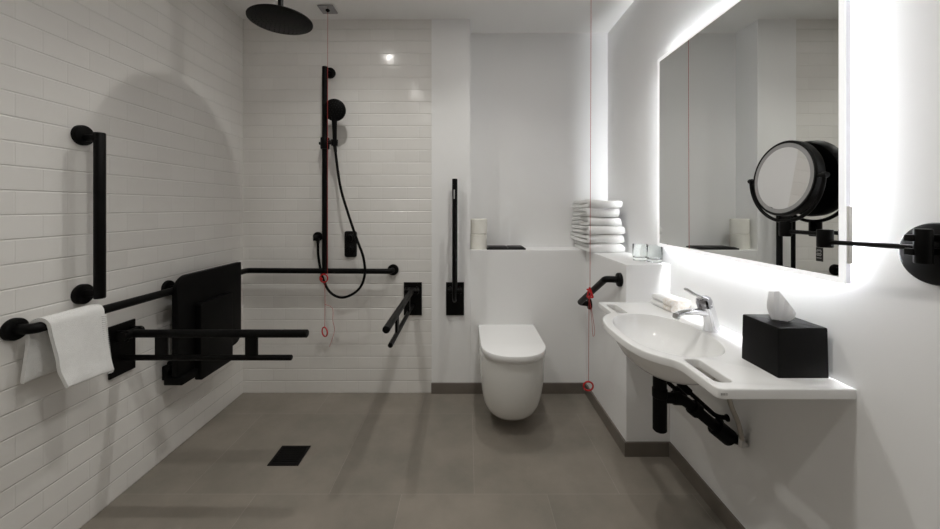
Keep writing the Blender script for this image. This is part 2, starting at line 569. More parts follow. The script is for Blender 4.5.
bm = B(); disc(bm, (c.x, c.y, H), (0, 0, -1), .03, .012); part('ceiling_flange', bm, M['black'], t)

# ------------------------------------------------------------------ slide rail with hand shower
XSH, YSH = -.882, YB - .060
t = thing('shower_rail', (XSH, YB, .75), 'black vertical shower riser rail on the tiled back wall', 'shower rail')
bm = B(); tube(bm, [(XSH, YSH, .772), (XSH, YSH, 2.055)], .0175, 20); part('riser_tube', bm, M['black'], t)
bm = B(); rosette(bm, (XSH + .012, YB, 2.036), (0, -1, 0), .034); tube(bm, [(XSH + .012, YB - .01, 2.036), (XSH + .004, YSH, 2.036)], .012); part('wall_flange', bm, M['black'], t)
bm = B(); lathe(bm, (XSH, YSH, 1.545), (0, 0, 1), [(.0, 0), (.025, 0), (.027, .004), (.027, .066), (.025, .07), (0, .07)], 24)
tube(bm, [(XSH, YSH, 1.583), (XSH + .058, YSH - .03, 1.583)], .013); tube(bm, [(XSH - .035, YSH, 1.58), (XSH, YSH, 1.58)], .009)
lathe(bm, (XSH + .072, YSH - .036, 1.560), (0, 0, 1), [(.011, 0), (.019, 0), (.021, .036), (.013, .036), (.011, 0)], 20)
part('slider', bm, M['black'], t)
# handset
hx, hy = XSH + .074, YSH - .036
t = thing('hand_shower', (hx, hy, 1.56), 'black hand shower with round head clipped on the riser rail', 'hand shower')
bm = B(); tube(bm, [(hx, hy, 1.556), (hx, hy - .004, 1.64), (hx + .002, hy - .014, 1.735)], [.0115, .0135, .017], 18); part('handle', bm, M['black'], t)
ax = V((.05, -1, -.12)).normalized()
hc = V((hx + .004, hy + .005, 1.776))
bm = B(); lathe(bm, hc, ax, [(0, 0), (.040, .001), (.062, .009), (.067, .018), (.0665, .026), (.061, .029), (0, .029)], 40); hh = part('shower_face', bm, M['black'], t)
bm = B()
a_, u_, w_ = frame_of(ax)
for k, nn in ((.014, 6), (.030, 12), (.046, 18)):
    for j in range(nn):
        a = 2 * PI * j / nn
        lathe(bm, hc + ax * .0285 + (u_ * math.cos(a) + w_ * math.sin(a)) * k, ax, [(.0026, 0), (.0018, .0025), (0, .0025)], 6)
nz = part('nozzles', bm, M['black_nozzle'], hh); nz['kind'] = 'stuff'
# outlet elbow and hose
def px(x, y, d): return V(((x - 467) * d / 373, d, EYE - (y - 207) * d / 373))
dh = 2.27
hp = [V((hx, hy, 1.556)), px(340, 185, dh), px(347, 210, dh), px(356, 237, dh), px(363.5, 258, 2.26), px(364.5, 276, 2.26), px(358, 290, 2.27), px(343, 297.5, 2.28), px(330, 292, 2.29), px(322.5, 277, 2.345), px(318.6, 258, 2.35), px(318, 245, 2.34), px(318, 238.5, 2.334)]
t = thing('shower_hose', hp[-1], 'black flexible shower hose looping down from the hand shower', 'shower hose')
bm = B(); tube(bm, catmull(hp, 10), .0078, 12); part('hose', bm, M['black'], t)
for (a, b) in ((hp[0], hp[0] + (hp[1] - hp[0]).normalized() * .035), (hp[-1], hp[-1] + (hp[-2] - hp[-1]).normalized() * .03)):
    bm = B(); tube(bm, [a, b], [.011, .0095], 14); part('hose_connector', bm, M['black_gloss'], t)
oc = V((px(318, 238, YB).x, YB, px(318, 236.5, YB).z))
t = thing('wall_outlet', oc, 'small round black hose outlet elbow on the tiles', 'shower outlet')
bm = B(); rosette(bm, oc, (0, -1, 0), .030, .012); part('wall_flange', bm, M['black'], t)
bm = B(); tube(bm, fillet([oc, oc + V((0, -.043, 0)), oc + V((0, -.043, -.022))], .012), .0125, 16); part('elbow', bm, M['black'], t)
# thermostatic valve
vc = V((px(351, 244, YB).x, YB, px(351, 244, YB).z))
t = thing('shower_valve', vc, 'black rounded shower control plate with two knobs on the tiles', 'shower valve')
lp = [V((vc.x + a, YB - .001, vc.z + b)) for a, b in rrect(.078, .166, .014, 6)]
bm = B(); prism(bm, lp, (0, -.010, 0), .003); part('cover_plate', bm, M['black_gloss'], t)
for dz in (.038, -.036):
    bm = B(); lathe(bm, (vc.x, YB - .010, vc.z + dz), (0, -1, 0), [(0, 0), (.027, 0), (.027, .010), (.024, .012), (.023, .034), (.021, .036), (0, .036)], 32)
    box(bm, (vc.x - .004, YB - .052, vc.z + dz - .022), (vc.x + .004, YB - .044, vc.z + dz + .022), .002)
    part('control_knob', bm, M['black'], t)

# ------------------------------------------------------------------ floor drain
dx0, dx1, dy0, dy1 = -.915, -.773, 1.707, 1.847
t = thing('floor_drain', ((dx0 + dx1) / 2, (dy0 + dy1) / 2, 0), 'square black drain grate set in the taupe tiled floor', 'drain')
bm = B()
for a, b in (((dx0, dy0), (dx1, dy0 + .012)), ((dx0, dy1 - .012), (dx1, dy1)), ((dx0, dy0 + .012), (dx0 + .012, dy1 - .012)), ((dx1 - .012, dy0 + .012), (dx1, dy1 - .012))):
    box(bm, (*a, 0.0), (*b, .0035))
part('drain_frame', bm, M['black'], t)
bm = B(); box(bm, (dx0 + .012, dy0 + .012, 0.0003), (dx1 - .012, dy1 - .012, .0008))
for k in range(8):
    y = dy0 + .0185 + k * .0147
    box(bm, (dx0 + .012, y - .0045, .0008), (dx1 - .012, y + .0045, .0030))
part('grate', bm, M['black'], t)

# ------------------------------------------------------------------ pull cords
RC = 'red emergency pull cords'
cx_, cy_ = -.839, 2.247
t = thing('pull_cord', (cx_, cy_, H), 'red emergency pull cord hanging in front of the shower riser rail', 'pull cord', RC)
bm = B()
box(bm, (cx_ - .046, cy_ - .046, H - .010), (cx_ + .046, cy_ + .046, H), .003)
cp = part('ceiling_plate', bm, M['chrome_dark'], t)
bm = B(); lathe(bm, (cx_, cy_, H - .010), (0, 0, -1), [(.013, 0), (.012, .004), (.003, .012), (0, .012)], 20); part('cord_outlet', bm, M['black_plastic'], cp)
bm = B()
tube(bm, [(cx_, cy_, H - .016), (cx_ - .0005, cy_ - .002, 1.6), (cx_ - .001, cy_ - .004, .772)], .0012, 6)
part('cord', bm, M['cord'], t)
bm = B(); torus(bm, (cx_ - .021, cy_ - .006, .757), (.15, 1, 0), .024, .0042)
lathe(bm, (cx_ - .036, cy_ - .010, .752), (.2, -1, 0), [(0, -.006), (.009, -.004), (.009, .004), (0, .006)], 14)
part('pull_ring', bm, M['red'], t)
bm = B()
tube(bm, catmull([(cx_ - .016, cy_ - .006, .733), (cx_ - .014, cy_ - .006, .62), (cx_ - .016, cy_ - .006, .466)], 4), .0014, 6)
tube(bm, catmull([(cx_ - .014, cy_ - .006, .60), (cx_ + .03, cy_ - .004, .575), (cx_ + .032, cy_ - .004, .50), (cx_ + .042, cy_ - .004, .44), (cx_ + .012, cy_ - .004, .345)], 5), .0012, 6)
part('cord', bm, M['cord'], t)
bm = B(); torus(bm, (cx_ - .016, cy_ - .006, .435), (.75, 1, 0), .027, .0042); part('pull_ring', bm, M['red'], t)

cx_, cy_ = .672, 2.02
t = thing('pull_cord', (cx_, cy_, H), 'red emergency pull cord hanging beside the toilet, ring near the floor', 'pull cord', RC)
bm = B(); box(bm, (cx_ - .046, cy_ - .046, H - .010), (cx_ + .046, cy_ + .046, H), .003)
cp = part('ceiling_plate', bm, M['chrome_dark'], t)
bm = B(); lathe(bm, (cx_, cy_, H - .010), (0, 0, -1), [(.013, 0), (.012, .004), (.003, .012), (0, .012)], 20); part('cord_outlet', bm, M['black_plastic'], cp)
bm = B(); tube(bm, [(cx_, cy_, H - .016), (cx_ - .003, cy_, 1.4), (cx_ - .006, cy_, .75)], .0012, 6); part('cord', bm, M['cord'], t)
cq = V((cx_ - .009, cy_ - .004, .722))
bm = B()
tri = [cq + V((.0, 0, .028)), cq + V((.010, -.024, -.02)), cq + V((-.010, .010, -.026))]
tube(bm, fillet([tri[0], tri[1], tri[2], tri[0]], .006, 4), .0050, 8)
tube(bm, fillet([cq + V((-.012, .006, .018)), cq + V((.006, -.020, .0)), cq + V((-.006, 0, -.03))], .01, 4), .0048, 8)
part('pull_handle', bm, M['red'], t)
bm = B()
tube(bm, [(cx_ - .012, cy_ - .002, .694), (cx_ - .014, cy_, .243)], .0012, 6)
tube(bm, catmull([(cx_ - .012, cy_ - .004, .694), (cx_ + .002, cy_ - .02, .60), (cx_ + .012, cy_ - .022, .515), (cx_ + .002, cy_ - .022, .495), (cx_ - .002, cy_ - .02, .57), (cx_ - .010, cy_ - .004, .694)], 5), .0011, 6)
part('cord', bm, M['cord'], t)
bm = B(); torus(bm, (cx_ - .015, cy_, .215), (.1, 1, .1), .025, .0045); part('pull_ring', bm, M['red'], t)

# ------------------------------------------------------------------ toilet
TX = .240
def dshape(w, yf, yb, curve, z, n=28):
    pts = [V((TX - w, yb, z))]
    ym = yf + curve
    for k in range(n + 1):
        a = PI - PI * k / n
        ca, sa = math.cos(a), math.sin(a)
        e = .88
        pts.append(V((TX + w * math.copysign(abs(ca) ** e, ca), ym - curve * abs(sa) ** e, z)))
    pts.append(V((TX + w, yb, z)))
    return pts
t = thing('toilet', (TX, YB, .06), 'white wall-mounted toilet with closed lid below the niche ledge', 'toilet')
bm = B()
secs = [(.060, .090, 1.995, .13), (.064, .103, 1.965, .14), (.078, .120, 1.934, .155), (.105, .137, 1.902, .165), (.15, .151, 1.872, .17), (.21, .160, 1.850, .175),
        (.28, .166, 1.828, .178), (.35, .168, 1.818, .18), (.405, .168, 1.813, .18), (.418, .168, 1.813, .18), (.424, .164, 1.818, .178)]
loft(bm, [dshape(w, yf, YB - .012 if z < .09 else YB - .001, cv, z) for z, w, yf, cv in secs])
part('bowl', bm, M['ceramic'], t, angle=50)
def slab(z0, z1, w, yf, yb, cv, r):
    bm = B()
    loft(bm, [dshape(w - r, yf + r, yb - r * .5, cv, z0), dshape(w - r * .3, yf + r * .3, yb - r * .2, cv, z0 + r * .3), dshape(w, yf, yb, cv, z0 + r), dshape(w, yf, yb, cv, z1 - r), dshape(w - r * .3, yf + r * .3, yb - r * .2, cv, z1 - r * .3), dshape(w - r, yf + r, yb - r * .5, cv, z1)])
    return bm
part('seat_ring', slab(.4245, .4385, .162, 1.806, 2.265, .172, .002), M['seat_white'], t)
part('lid', slab(.439, .468, .169, 1.786, 2.275, .175, .006), M['seat_white'], t)
for s in (-1, 1):
    bm = B(); tube(bm, [(TX + s * .07, 2.285, .432), (TX + s * .115, 2.285, .432)], .010, 16); part('hinge', bm, M['seat_white'], t)
# flush plate on the ledge
t = thing('flush_plate', (.252, 2.45, ZL), 'black rectangular flush plate lying on the niche ledge above the toilet', 'flush plate')
bm = B(); box(bm, (.127, 2.385, ZL), (.377, 2.545, ZL + .010), .003); part('plate', bm, M['black_gloss'], t)
for a, b in ((.137, .262), (.268, .367)):
    bm = B(); box(bm, (a, 2.395, ZL + .010), (b, 2.535, ZL + .014), .002); part('flush_button', bm, M['black'], t)
# two toilet rolls
for i, (z, dx, lab) in enumerate(((ZL, 0, 'cream toilet roll standing on the niche ledge, bottom of the pair'), (ZL + .0985, .002, 'cream toilet roll balanced on top of the other roll in the niche'))):
    rc = V((.0765 + dx, 2.452, z))
    t = thing('toilet_roll', rc, lab, 'toilet roll', 'toilet rolls in the niche')
    bm = B(); lathe(bm, rc, (0, 0, 1), [(.020, .002), (.050, 0), (.054, .004), (.054, .094), (.050, .098), (.020, .096), (.020, .002)], 40); part('paper', bm, M['roll'], t)
    bm = B(); lathe(bm, rc, (0, 0, 1), [(.0175, .001), (.020, .001), (.020, .097), (.0175, .097), (.0175, .001)], 24); part('core', bm, M['wrap'], t)

# ------------------------------------------------------------------ towels
def fold_profile(w, t, layers, flip, jit):
    """serpentine centre line in 2-D (a across, b up), layers of thickness t"""
    pts = []
    r = t / 2
    for i in range(layers):
        z = t * (i + .5)
        a, b = (-w / 2 + r + jit[i][0], w / 2 - r + jit[i][1])
        seq = [(a + (b - a) * k / 14, z) for k in range(15)]
        if i % 2: seq.reverse()
        pts += seq
        if i < layers - 1:
            s = 1 if i % 2 == 0 else -1
            ex = seq[-1][0]
            for k in range(1, 6):
                an = -PI / 2 + PI * k / 6
                pts.append((ex + s * r * math.cos(an) * 1.0, z + r + r * math.sin(an)))
    if flip: pts = [(-a, b) for a, b in pts]
    return pts

def ribbon(pts, th):
    """closed outline of a centre line with thickness th, rounded ends"""
    P = [V((a, b, 0)) for a, b in pts]
    n = len(P)
    Ls, Rs = [], []
    for i in range(n):
        t = (P[min(i + 1, n - 1)] - P[max(i - 1, 0)]).normalized()
        nn = V((-t.y, t.x, 0))
        Ls.append(P[i] + nn * th / 2); Rs.append(P[i] - nn * th / 2)
    def endcap(p, t, frm):
        out = []
        nn = V((-t.y, t.x, 0))
        for k in range(1, 4):
            a = PI * k / 4
            out.append(p + nn * math.cos(a) * th / 2 * frm + t * math.sin(a) * th / 2)
        return out
    te = (P[-1] - P[-2]).normalized(); ts = (P[0] - P[1]).normalized()
    loop = Ls + endcap(P[-1], te, 1) + Rs[::-1] + endcap(P[0], ts, 1)
    return loop

def folded_towel(c, w, d, t, layers, flip, rot, name, label, group, amp=.004, mats='towel', cat='towel', warp=False):
    """folded towel with its base centre at c; w across, d along the extrusion"""
    bm = B()
    jit = [(random.uniform(-.006, .010), random.uniform(-.012, .004)) for _ in range(layers)]
    prof = ribbon(fold_profile(w, t, layers, flip, jit), t * .96)
    nd = 14
    rings = []
    sd = random.uniform(0, 50)
    rm = Matrix.Rotation(rot, 3, 'Z')
    H_ = t * layers
    for k in range(nd + 1):
        y = -d / 2 + d * k / nd
        e = 1
        ring = []
        for p in prof:
            q = V((p.x, y, p.y))
            nv = noise.noise_vector(V((q.x * 12 + sd, q.y * 12, q.z * 26)))
            f = .25 + .75 * min(1, q.z / H_) if q.z < H_ else 1
            q += V((nv.x * amp, nv.y * amp * 1.6, max(-q.z, nv.z * amp * .8 * f)))
            if k in (0, nd):                       # soften the selvedge
                zc = (math.floor(min(max(p.y, 0), H_ - 1e-4) / t) + .5) * t
                q.z = zc + (q.z - zc) * .70
            wq = V(c) + rm @ q
            if warp:
                wn = noise.noise_vector(V((wq.x * 7, wq.y * 7, wq.z * 9)))
                hz = min(1, max(0, (wq.z - ZL) / .05))
                wq += V((wn.x * .009, wn.y * .012, wn.z * .009 * hz))
            ring.append(wq)
        rings.append(ring)
    loft(bm, rings)
    for v in bm.verts:
        if v.co.z < c[2]: v.co.z = c[2] + .0004
    return solo(name, bm, M[mats], c, label, cat, group, angle=75)

labs = ['white folded bath towel at the bottom of the ledge stack', 'white folded bath towel, second from bottom of the ledge stack', 'white folded bath towel, third from bottom of the ledge stack',
        'white folded bath towel, third from top of the ledge stack', 'white folded bath towel, second from top of the ledge stack', 'white folded bath towel, topmost of the ledge stack']
z = ZL
for i, lb in enumerate(labs):
    t_ = (.0272, .0265, .027, .026, .0262, .025)[i]
    w_ = (.338, .342, .335, .325, .32, .315)[i]
    d_ = (.205, .215, .212, .198, .196, .194)[i]
    folded_towel((.828 + (.004, -.004, -.003, -.004, -.006, -.006)[i], 2.390 + random.uniform(-.010, .008), z), w_, d_, t_, 2, True, PI / 2 + random.uniform(-.03, .03), 'bath_towel', lb, 'towels stacked on the ledge', .006, warp=True)
    z += t_ * 2

# towel over the long rail
def sheet_tube(path, th):
    return ribbon([(p[0], p[1]) for p in path], th)
bm = B()
rr = TR + .0075
path = [(XT - rr - .006, .615), (XT - rr - .003, .70), (XT - rr, ZR - .02)]
path = [(XT - rr - .008 + .008 * k / 9, .625 + (ZR - .625) * k / 9) for k in range(10)]
path += [(XT + rr * math.cos(PI - PI * k / 9), ZR + rr * math.sin(PI - PI * k / 9)) for k in range(1, 9)]
path += [(XT + rr + .030 * (k / 9) ** 1.3, ZR - (ZR - .601) * k / 9) for k in range(10)]
prof = ribbon(path, .0125)
nn = 22
rings = []
P2 = path
tot = len(path)
def path_t(p):
    best, bi = 9, 0
    for i, q in enumerate(P2):
        dd = (q[0] - p.x) ** 2 + (q[1] - p.y) ** 2
        if dd < best: best, bi = dd, i
    return bi / (tot - 1)
ts = [path_t(p) for p in prof]
for k in range(nn + 1):
    f = k / nn
    ring = []
    for p, tt in zip(prof, ts):
        y = (1.168 + .044 * tt) + f * (.200 - .036 * tt)
        x, zz = p.x, p.y
        hang = abs(zz - ZR) / .22 if zz < ZR else 0
        nv = noise.noise_vector(V((y * 17, zz * 15, tt * 4)))
        if tt > .5:
            zz -= .016 * f * hang
            x += hang * (.010 * math.sin(f * 5.5 + .6) + .011 * nv.x)
        else:
            zz += .014 * (1 - f) * hang
            x += hang * (.006 * math.sin(f * 4 + 2))
        y += .006 * nv.y * hang
        ring.append(V((max(x, XL + .012), y, zz + .004 * nv.z * hang)))
    rings.append(ring)
loft(bm, rings)
ht = thing('hand_towel', (XT, 1.3, ZR), 'white hand towel draped over the black rail on the tiled wall', 'towel')
part('towel_cloth', bm, M['towel'], ht, angle=75)
# ribbed hem along its far edge: short terry ribs
bm = B()
for k in range(30):
    f = k / 29
    zz = ZR - .015 - f * (ZR - .015 - .592)
    hang = (ZR - zz) / .22
    xx = XT + rr + .030 * max(0, (ZR - zz) / (ZR - .592)) ** 1.3 + hang * .010 * math.sin(.93 * 5.5 + .6) + .0095
    yy = 1.3795
    tube(bm, [(xx - .003, yy - .018, zz - .015 * hang), (xx - .0005, yy - .009, zz - .016 * hang), (xx - .0025, yy, zz - .016 * hang)], .0019, 6)
rb = part('ribbed_hem', bm, M['towel'], ht); rb['kind'] = 'stuff'

# ------------------------------------------------------------------ washbasin
ZW = .733
def curve_slab(splines, z0, z1, bev):
    cu = bpy.data.curves.new('slab_outline', 'CURVE')
    cu.dimensions = '2D'; cu.fill_mode = 'BOTH'
    cu.extrude = (z1 - z0) / 2 - bev; cu.bevel_depth = bev; cu.bevel_resolution = 3; cu.offset = -bev
    for pts in splines:
        s = cu.splines.new('POLY'); s.points.add(len(pts) - 1); s.use_cyclic_u = True
        for q, p in zip(s.points, pts): q.co = (p[0], p[1], 0, 1)
    o = bpy.data.objects.new('slab_source', cu); COL.objects.link(o)
    dg = bpy.context.evaluated_depsgraph_get()
    me = bpy.data.meshes.new_from_object(o.evaluated_get(dg))
    bm = B(); bm.from_mesh(me)
    bpy.data.objects.remove(o); bpy.data.curves.remove(cu); bpy.data.meshes.remove(me)
    bmesh.ops.translate(bm, verts=bm.verts, vec=(0, 0, (z0 + z1) / 2))
    return bm
def se(cx, cy, a, b, e, n=72):
    out = []
    for k in range(n):
        t = 2 * PI * k / n
        ct, st = math.cos(t), math.sin(t)
        out.append((cx + a * math.copysign(abs(ct) ** e, ct), cy + b * math.copysign(abs(st) ** e, st)))
    return out
YA, YZ = .926, YBOX - .002
bul = [(.623, 1.075, 0), (.612, 1.105, 0), (.580, 1.137, 0), (.551, 1.185, 0), (.535, 1.26, 0), (.531, 1.35, 0), (.535, 1.44, 0), (.551, 1.515, 0), (.580, 1.563, 0), (.612, 1.595, 0), (.623, 1.625, 0)]
out = fillet([(XR - .001, YA, 0), (.623, YA, 0), (.623, 1.075, 0)], .022, 6) + catmull(bul, 6)[1:] + fillet([(.623, 1.625, 0), (.623, YZ, 0), (XR - .001, YZ, 0)], .015, 5)[1:]
out = [(p.x, p.y) for p in out][::-1]
BX, BY, BA, BB = .708, 1.352, .147, .228
hole = se(BX, BY, BA, BB, .86)
def slot(y0, y1):
    return [(.667 + a, (y0 + y1) / 2 + b) for a, b in rrect(.046, y1 - y0, .014, 5)]
t = thing('washbasin', (XR, 1.35, ZW - .15), 'wide white wall-hung washbasin counter with curved bowl and towel slots', 'washbasin')
bm = curve_slab([out, hole[::-1], slot(.964, 1.112)[::-1], slot(1.592, 1.737)[::-1]], ZW - .027, ZW, .004)
part('counter', bm, M['solid'], t)
# bowl: inner surface down, outer belly up
bm = B()
rings = []
def ring(s, z, off=0, sx=0):
    return [V((x, y, z)) for x, y in se(BX + sx, BY, BA * s + off, BB * s + off, .86 + .1 * (1 - s))]
inner = [(1.0, -.004), (.985, -.012), (.955, -.030), (.90, -.055), (.80, -.082), (.65, -.100), (.45, -.111), (.25, -.117), (.10, -.120)]
rings = [ring(1.0, ZW - .022, .012)] + [ring(1.0, ZW - .004, .003)] + [ring(s, ZW + z, 0, .03 * (1 - s)) for s, z in inner]
loft(bm, rings, False, True)
outer = [(.10, -.136), (.30, -.134), (.5, -.128), (.68, -.115), (.81, -.095), (.90, -.068), (.95, -.038), (.97, -.022)]
R2 = [ring(s, ZW + z, .010, .03 * max(0, 1 - s)) for s, z in outer]
loft(bm, R2, True, False)
part('bowl', bm, M['bowl'], t, angle=60)
bm = B(); lathe(bm, (BX + .027, BY, ZW - .1195), (0, 0, 1), [(0, 0), (.022, 0), (.022, .002), (.019, .004), (.012, .003), (0, .003)], 28); part('plug', bm, M['chrome'], t, 'chrome drain plug')
# pale grey maker's mark on the near edge
bm = B()
for k, wd in enumerate((.004, .005, .004)):
    x0 = .6305 + k * .0062
    for q in range(2):
        box(bm, (x0, YA - .0005, ZW - .0125 - q * .003), (x0 + wd, YA + .001, ZW - .0105 - q * .003))
part('maker_mark', bm, M['grey_print'], t, 'small grey embossed mark')

# ------------------------------------------------------------------ trap and pipes
t = thing('sink_trap', (.69, 1.33, .38), 'black bottle trap and waste pipe beneath the white washbasin', 'drain pipe')
bm = B(); lathe(bm, (.690, 1.335, .385), (0, 0, 1), [(0, 0), (.020, 0), (.0235, .004), (.0235, .12), (.0255, .122), (.0255, .15), (.023, .152), (.023, .20), (.027, .202), (.027, .222), (.020, .224), (.020, .2275)], 32); part('trap_body', bm, M['black_plastic'], t)
bm = B(); tube(bm, fillet([(.705, 1.335, .503), (.770, 1.335, .500), (.940, 1.335, .358)], .03), .019, 20); part('waste_pipe', bm, M['black_plastic'], t)
for (a, b, r) in (((.738, 1.335, .502), (.762, 1.335, .500), .023), ((.805, 1.335, .471), (.825, 1.335, .454), .026), ((.888, 1.335, .401), (.938, 1.335, .360), .030)):
    bm = B(); tube(bm, [a, b], r, 24); part('coupling', bm, M['black_plastic'], t)
bm = B(); tube(bm, [(.925, 1.335, .366), (XR - .001, 1.335, .352)], .0165, 18); part('wall_stub', bm, M['black_plastic'], t)
for i, (y, zo) in enumerate(((1.415, .0), (1.385, .035))):
    nm = 'black diagonal supply pipe under the basin, the %s of the pair above the waste pipe' % ('lower' if i == 0 else 'upper')
    t = thing('supply_pipe', (XR, y, .37), nm, 'pipe', 'supply pipes under the washbasin')
    bm = B(); tube(bm, fillet([(.725, y, ZW - .152), (.735, y, .545 + zo), (.925, y, .372 + zo), (XR - .001, y, .367 + zo)], .02), .0085, 14); part('pipe', bm, M['black_plastic'], t)
    bm = B(); tube(bm, [(.79, y, .4949 + zo), (.825, y, .463 + zo)], .0135, 16); part('pipe_nut', bm, M['black_plastic'], t)
    bm = B(); disc(bm, (XR, y, .367 + zo), (-1, 0, 0), .013, .006); part('wall_flange', bm, M['black_plastic'], t)
t = thing('supply_hose', (.945, 1.29, .36), 'braided steel supply hose curving down beside the black waste pipe', 'hose')
hs = catmull([(.880, 1.245, ZW - .027), (.878, 1.248, .62), (.884, 1.256, .535), (.924, 1.272, .45), (.948, 1.285, .382)], 8)
bm = B(); tube(bm, hs, .0078, 12); part('hose', bm, M['braid'], t)
bm = B(); tube(bm, [(.948, 1.287, .392), (.948, 1.287, .358)], .011, 6); tube(bm, [(.948, 1.287, .366), (XR - .001, 1.287, .366)], .008, 12); part('valve', bm, M['steel'], t)

# ------------------------------------------------------------------ basin tap
tb = V((.895, 1.362, ZW))
t = thing('basin_tap', tb, 'chrome lever mixer tap behind the washbasin bowl', 'tap')
bm = B()
secs = [(0, .030, .027, 0), (.004, .030, .027, 0), (.02, .026, .024, -.002), (.05, .024, .023, -.008), (.08, .0245, .0235, -.017), (.105, .0255, .0245, -.025), (.118, .023, .022, -.029), (.123, .015, .015, -.031)]
loft(bm, [[tb + V((ox + a * math.cos(2 * PI * k / 28), b * math.sin(2 * PI * k / 28), z)) for k in range(28)] for z, a, b, ox in secs])
part('tap_body', bm, M['chrome'], t, angle=60)
bm = B()
sp = catmull([tb + V((-.012, 0, .062)), tb + V((-.05, -.004, .070)), tb + V((-.10, -.008, .070)), tb + V((-.135, -.011, .064))], 6)
nS = len(sp)
rg = []
for i, p in enumerate(sp):
    f = i / (nS - 1)
    hw, hh_ = .019 - .006 * f, .015 - .006 * f
    rg.append([p + V((0, hw * math.cos(2 * PI * k / 20), hh_ * math.sin(2 * PI * k / 20))) for k in range(20)])
loft(bm, rg); part('spout', bm, M['chrome'], t, angle=60)
bm = B(); lathe(bm, tb + V((-.134, -.011, .066)), (-.25, 0, -1), [(0, 0), (.0115, 0), (.0125, .004), (.0125, .016), (.009, .019), (0, .017)], 20); part('aerator', bm, M['steel'], t)
# long loop lever
bm = B()
top = tb + V((-.034, 0, .118))
tip = tb + V((-.086, .016, .148))
for s in (-1, 1):
    tube(bm, catmull([top + V((.012, s * .016, -.018)), top + V((.004, s * .018, .002)), top + V((-.025, s * .016 + .006, .012)), tip + V((.004, s * .008, -.002)), tip], 6), .0055, 10)
part('lever', bm, M['chrome'], t, angle=60)
bm = B(); lathe(bm, tb + V((-.0235, 0, .082)), (-.25, 0, 1), [(.02, .004), (.0262, .006), (.0262, .012), (.0250, .013), (.0250, .016), (.0264, .017), (.0266, .026), (.024, .037), (.016, .043), (0, .045)], 28); part('lever_cap', bm, M['chrome_dark'], t, 'chrome cap under the lever, dark reflections put into its colour')  # darker base colour stands in for dark reflections on plain chrome

# ------------------------------------------------------------------ folded face cloths with a printed band, on the counter
for i in range(2):
    z0 = ZW + i * .0262
    lb = ('white folded face cloth lying on the washbasin behind the tap, lower of two', 'white folded face cloth behind the tap, upper of two')[i]
    c0 = (.908 - .004 * i, 1.672 - .008 * i, z0)
    t = thing('face_cloth', c0, lb, 'face cloth', 'face cloths on the washbasin')
    o = folded_towel(c0, .088, .145, .0126, 2, True, .10, 'cloth', lb, None, .003)
    for k in ('label', 'category'):
        if k in o: del o[k]
    o.parent = t; o.location = (0, 0, 0)
    bm = B()
    rm = Matrix.Rotation(.10, 3, 'Z')
    rg = []
    for y in (-.0755, -.0735, -.020, -.018):
        s_ = .94 if y in (-.0755, -.018) else 1
        rg.append([V(c0) + rm @ V((a * s_, y, .0131 + b * s_)) for a, b in rrect(.093, .0262, .011, 5)])
    loft(bm, rg)
    part('printed_band', bm, M['wrap'], t, 'beige patterned paper band')

# ------------------------------------------------------------------ tissue box
X0, X1, Y0, Y1, ZT = .822, .957, .985, 1.118, .865
t = thing('tissue_box', ((X0 + X1) / 2, (Y0 + Y1) / 2, ZW), 'black square tissue box standing on the washbasin counter', 'tissue box')
bm = B()
ci, cj = (X0 + X1) / 2, (Y0 + Y1) / 2
def sq(w, d, z, r): return [V((ci + a, cj + b, z)) for a, b in rrect(w, d, r, 4)]
w, d = X1 - X0, Y1 - Y0
loft(bm, [sq(w, d, ZW, .003), sq(w - .004, d - .003, ZT - .003, .003), sq(w - .006, d - .005, ZT - .0008, .003), sq(w - .010, d - .009, ZT, .003)])
part('box_cover', bm, M['leather'], t)
bm = B(); loft(bm, [[V((ci - .008 + .026 * math.cos(2 * PI * k / 28), cj + .030 * math.sin(2 * PI * k / 28), z)) for k in range(28)] for z in (ZT - .0002, ZT + .0006)]); part('opening', bm, M['black_nozzle'], t)
# tissue: pleated sheet rising from the slot
ex, ey = V((.80, -.60, 0)), V((.60, .80, 0))
tops = [(-.027, .058, 0), (-.024, .078, .003), (-.012, .080, -.002), (.000, .081, .004), (.012, .064, -.003), (.021, .050, .003), (.029, .038, -.001), (.035, .026, .002)]
bm = B()
for sh, hs_ in ((0, 1.0), (.009, .90)):
    n_ = len(tops); rows_ = 7; P = {}
    for a in range(rows_ + 1):
        f = a / rows_
        for b_, (tu, th, td) in enumerate(tops):
            g_ = b_ / (n_ - 1)
            u_ = (-.017 + .034 * g_) * (1 - f) + tu * f + .005 * math.sin(f * PI) * (g_ - .5) * 2
            dd = td * (.35 + .65 * f) + sh * (.4 + .6 * f) - .006 * math.sin(f * PI)
            P[a, b_] = bm.verts.new(V((ci - .010, cj - .002, ZT + .0008 + th * hs_ * f)) + ex * u_ + ey * dd)
    for a in range(rows_):
        for b_ in range(n_ - 1):
            bm.faces.new((P[a, b_], P[a, b_ + 1], P[a + 1, b_ + 1], P[a + 1, b_]))
ts_ = part('tissue', bm, M['tissue'], t, 'white tissue pulled up from the opening', angle=28)

# ------------------------------------------------------------------ drinking glasses on the ledge
for i, (x, y, lb) in enumerate(((.883, 1.905, 'clear glass tumbler on the ledge, nearer the towel stack'), (.929, 1.848, 'clear glass tumbler on the ledge, nearer the mirror'))):
    c = V((x, y, ZL + .0005))
    t = thing('glass_tumbler', c, lb, 'glass', 'tumblers on the ledge')
    bm = B()
    lathe(bm, c, (0, 0, 1), [(0, .0), (.031, 0), (.0335, .003), (.0345, .022), (.0355, .084), (.0350, .0852), (.0345, .084), (.0335, .020), (.029, .0165), (0, .016)], 40)
    part('tumbler', bm, M['glass_base'], t)

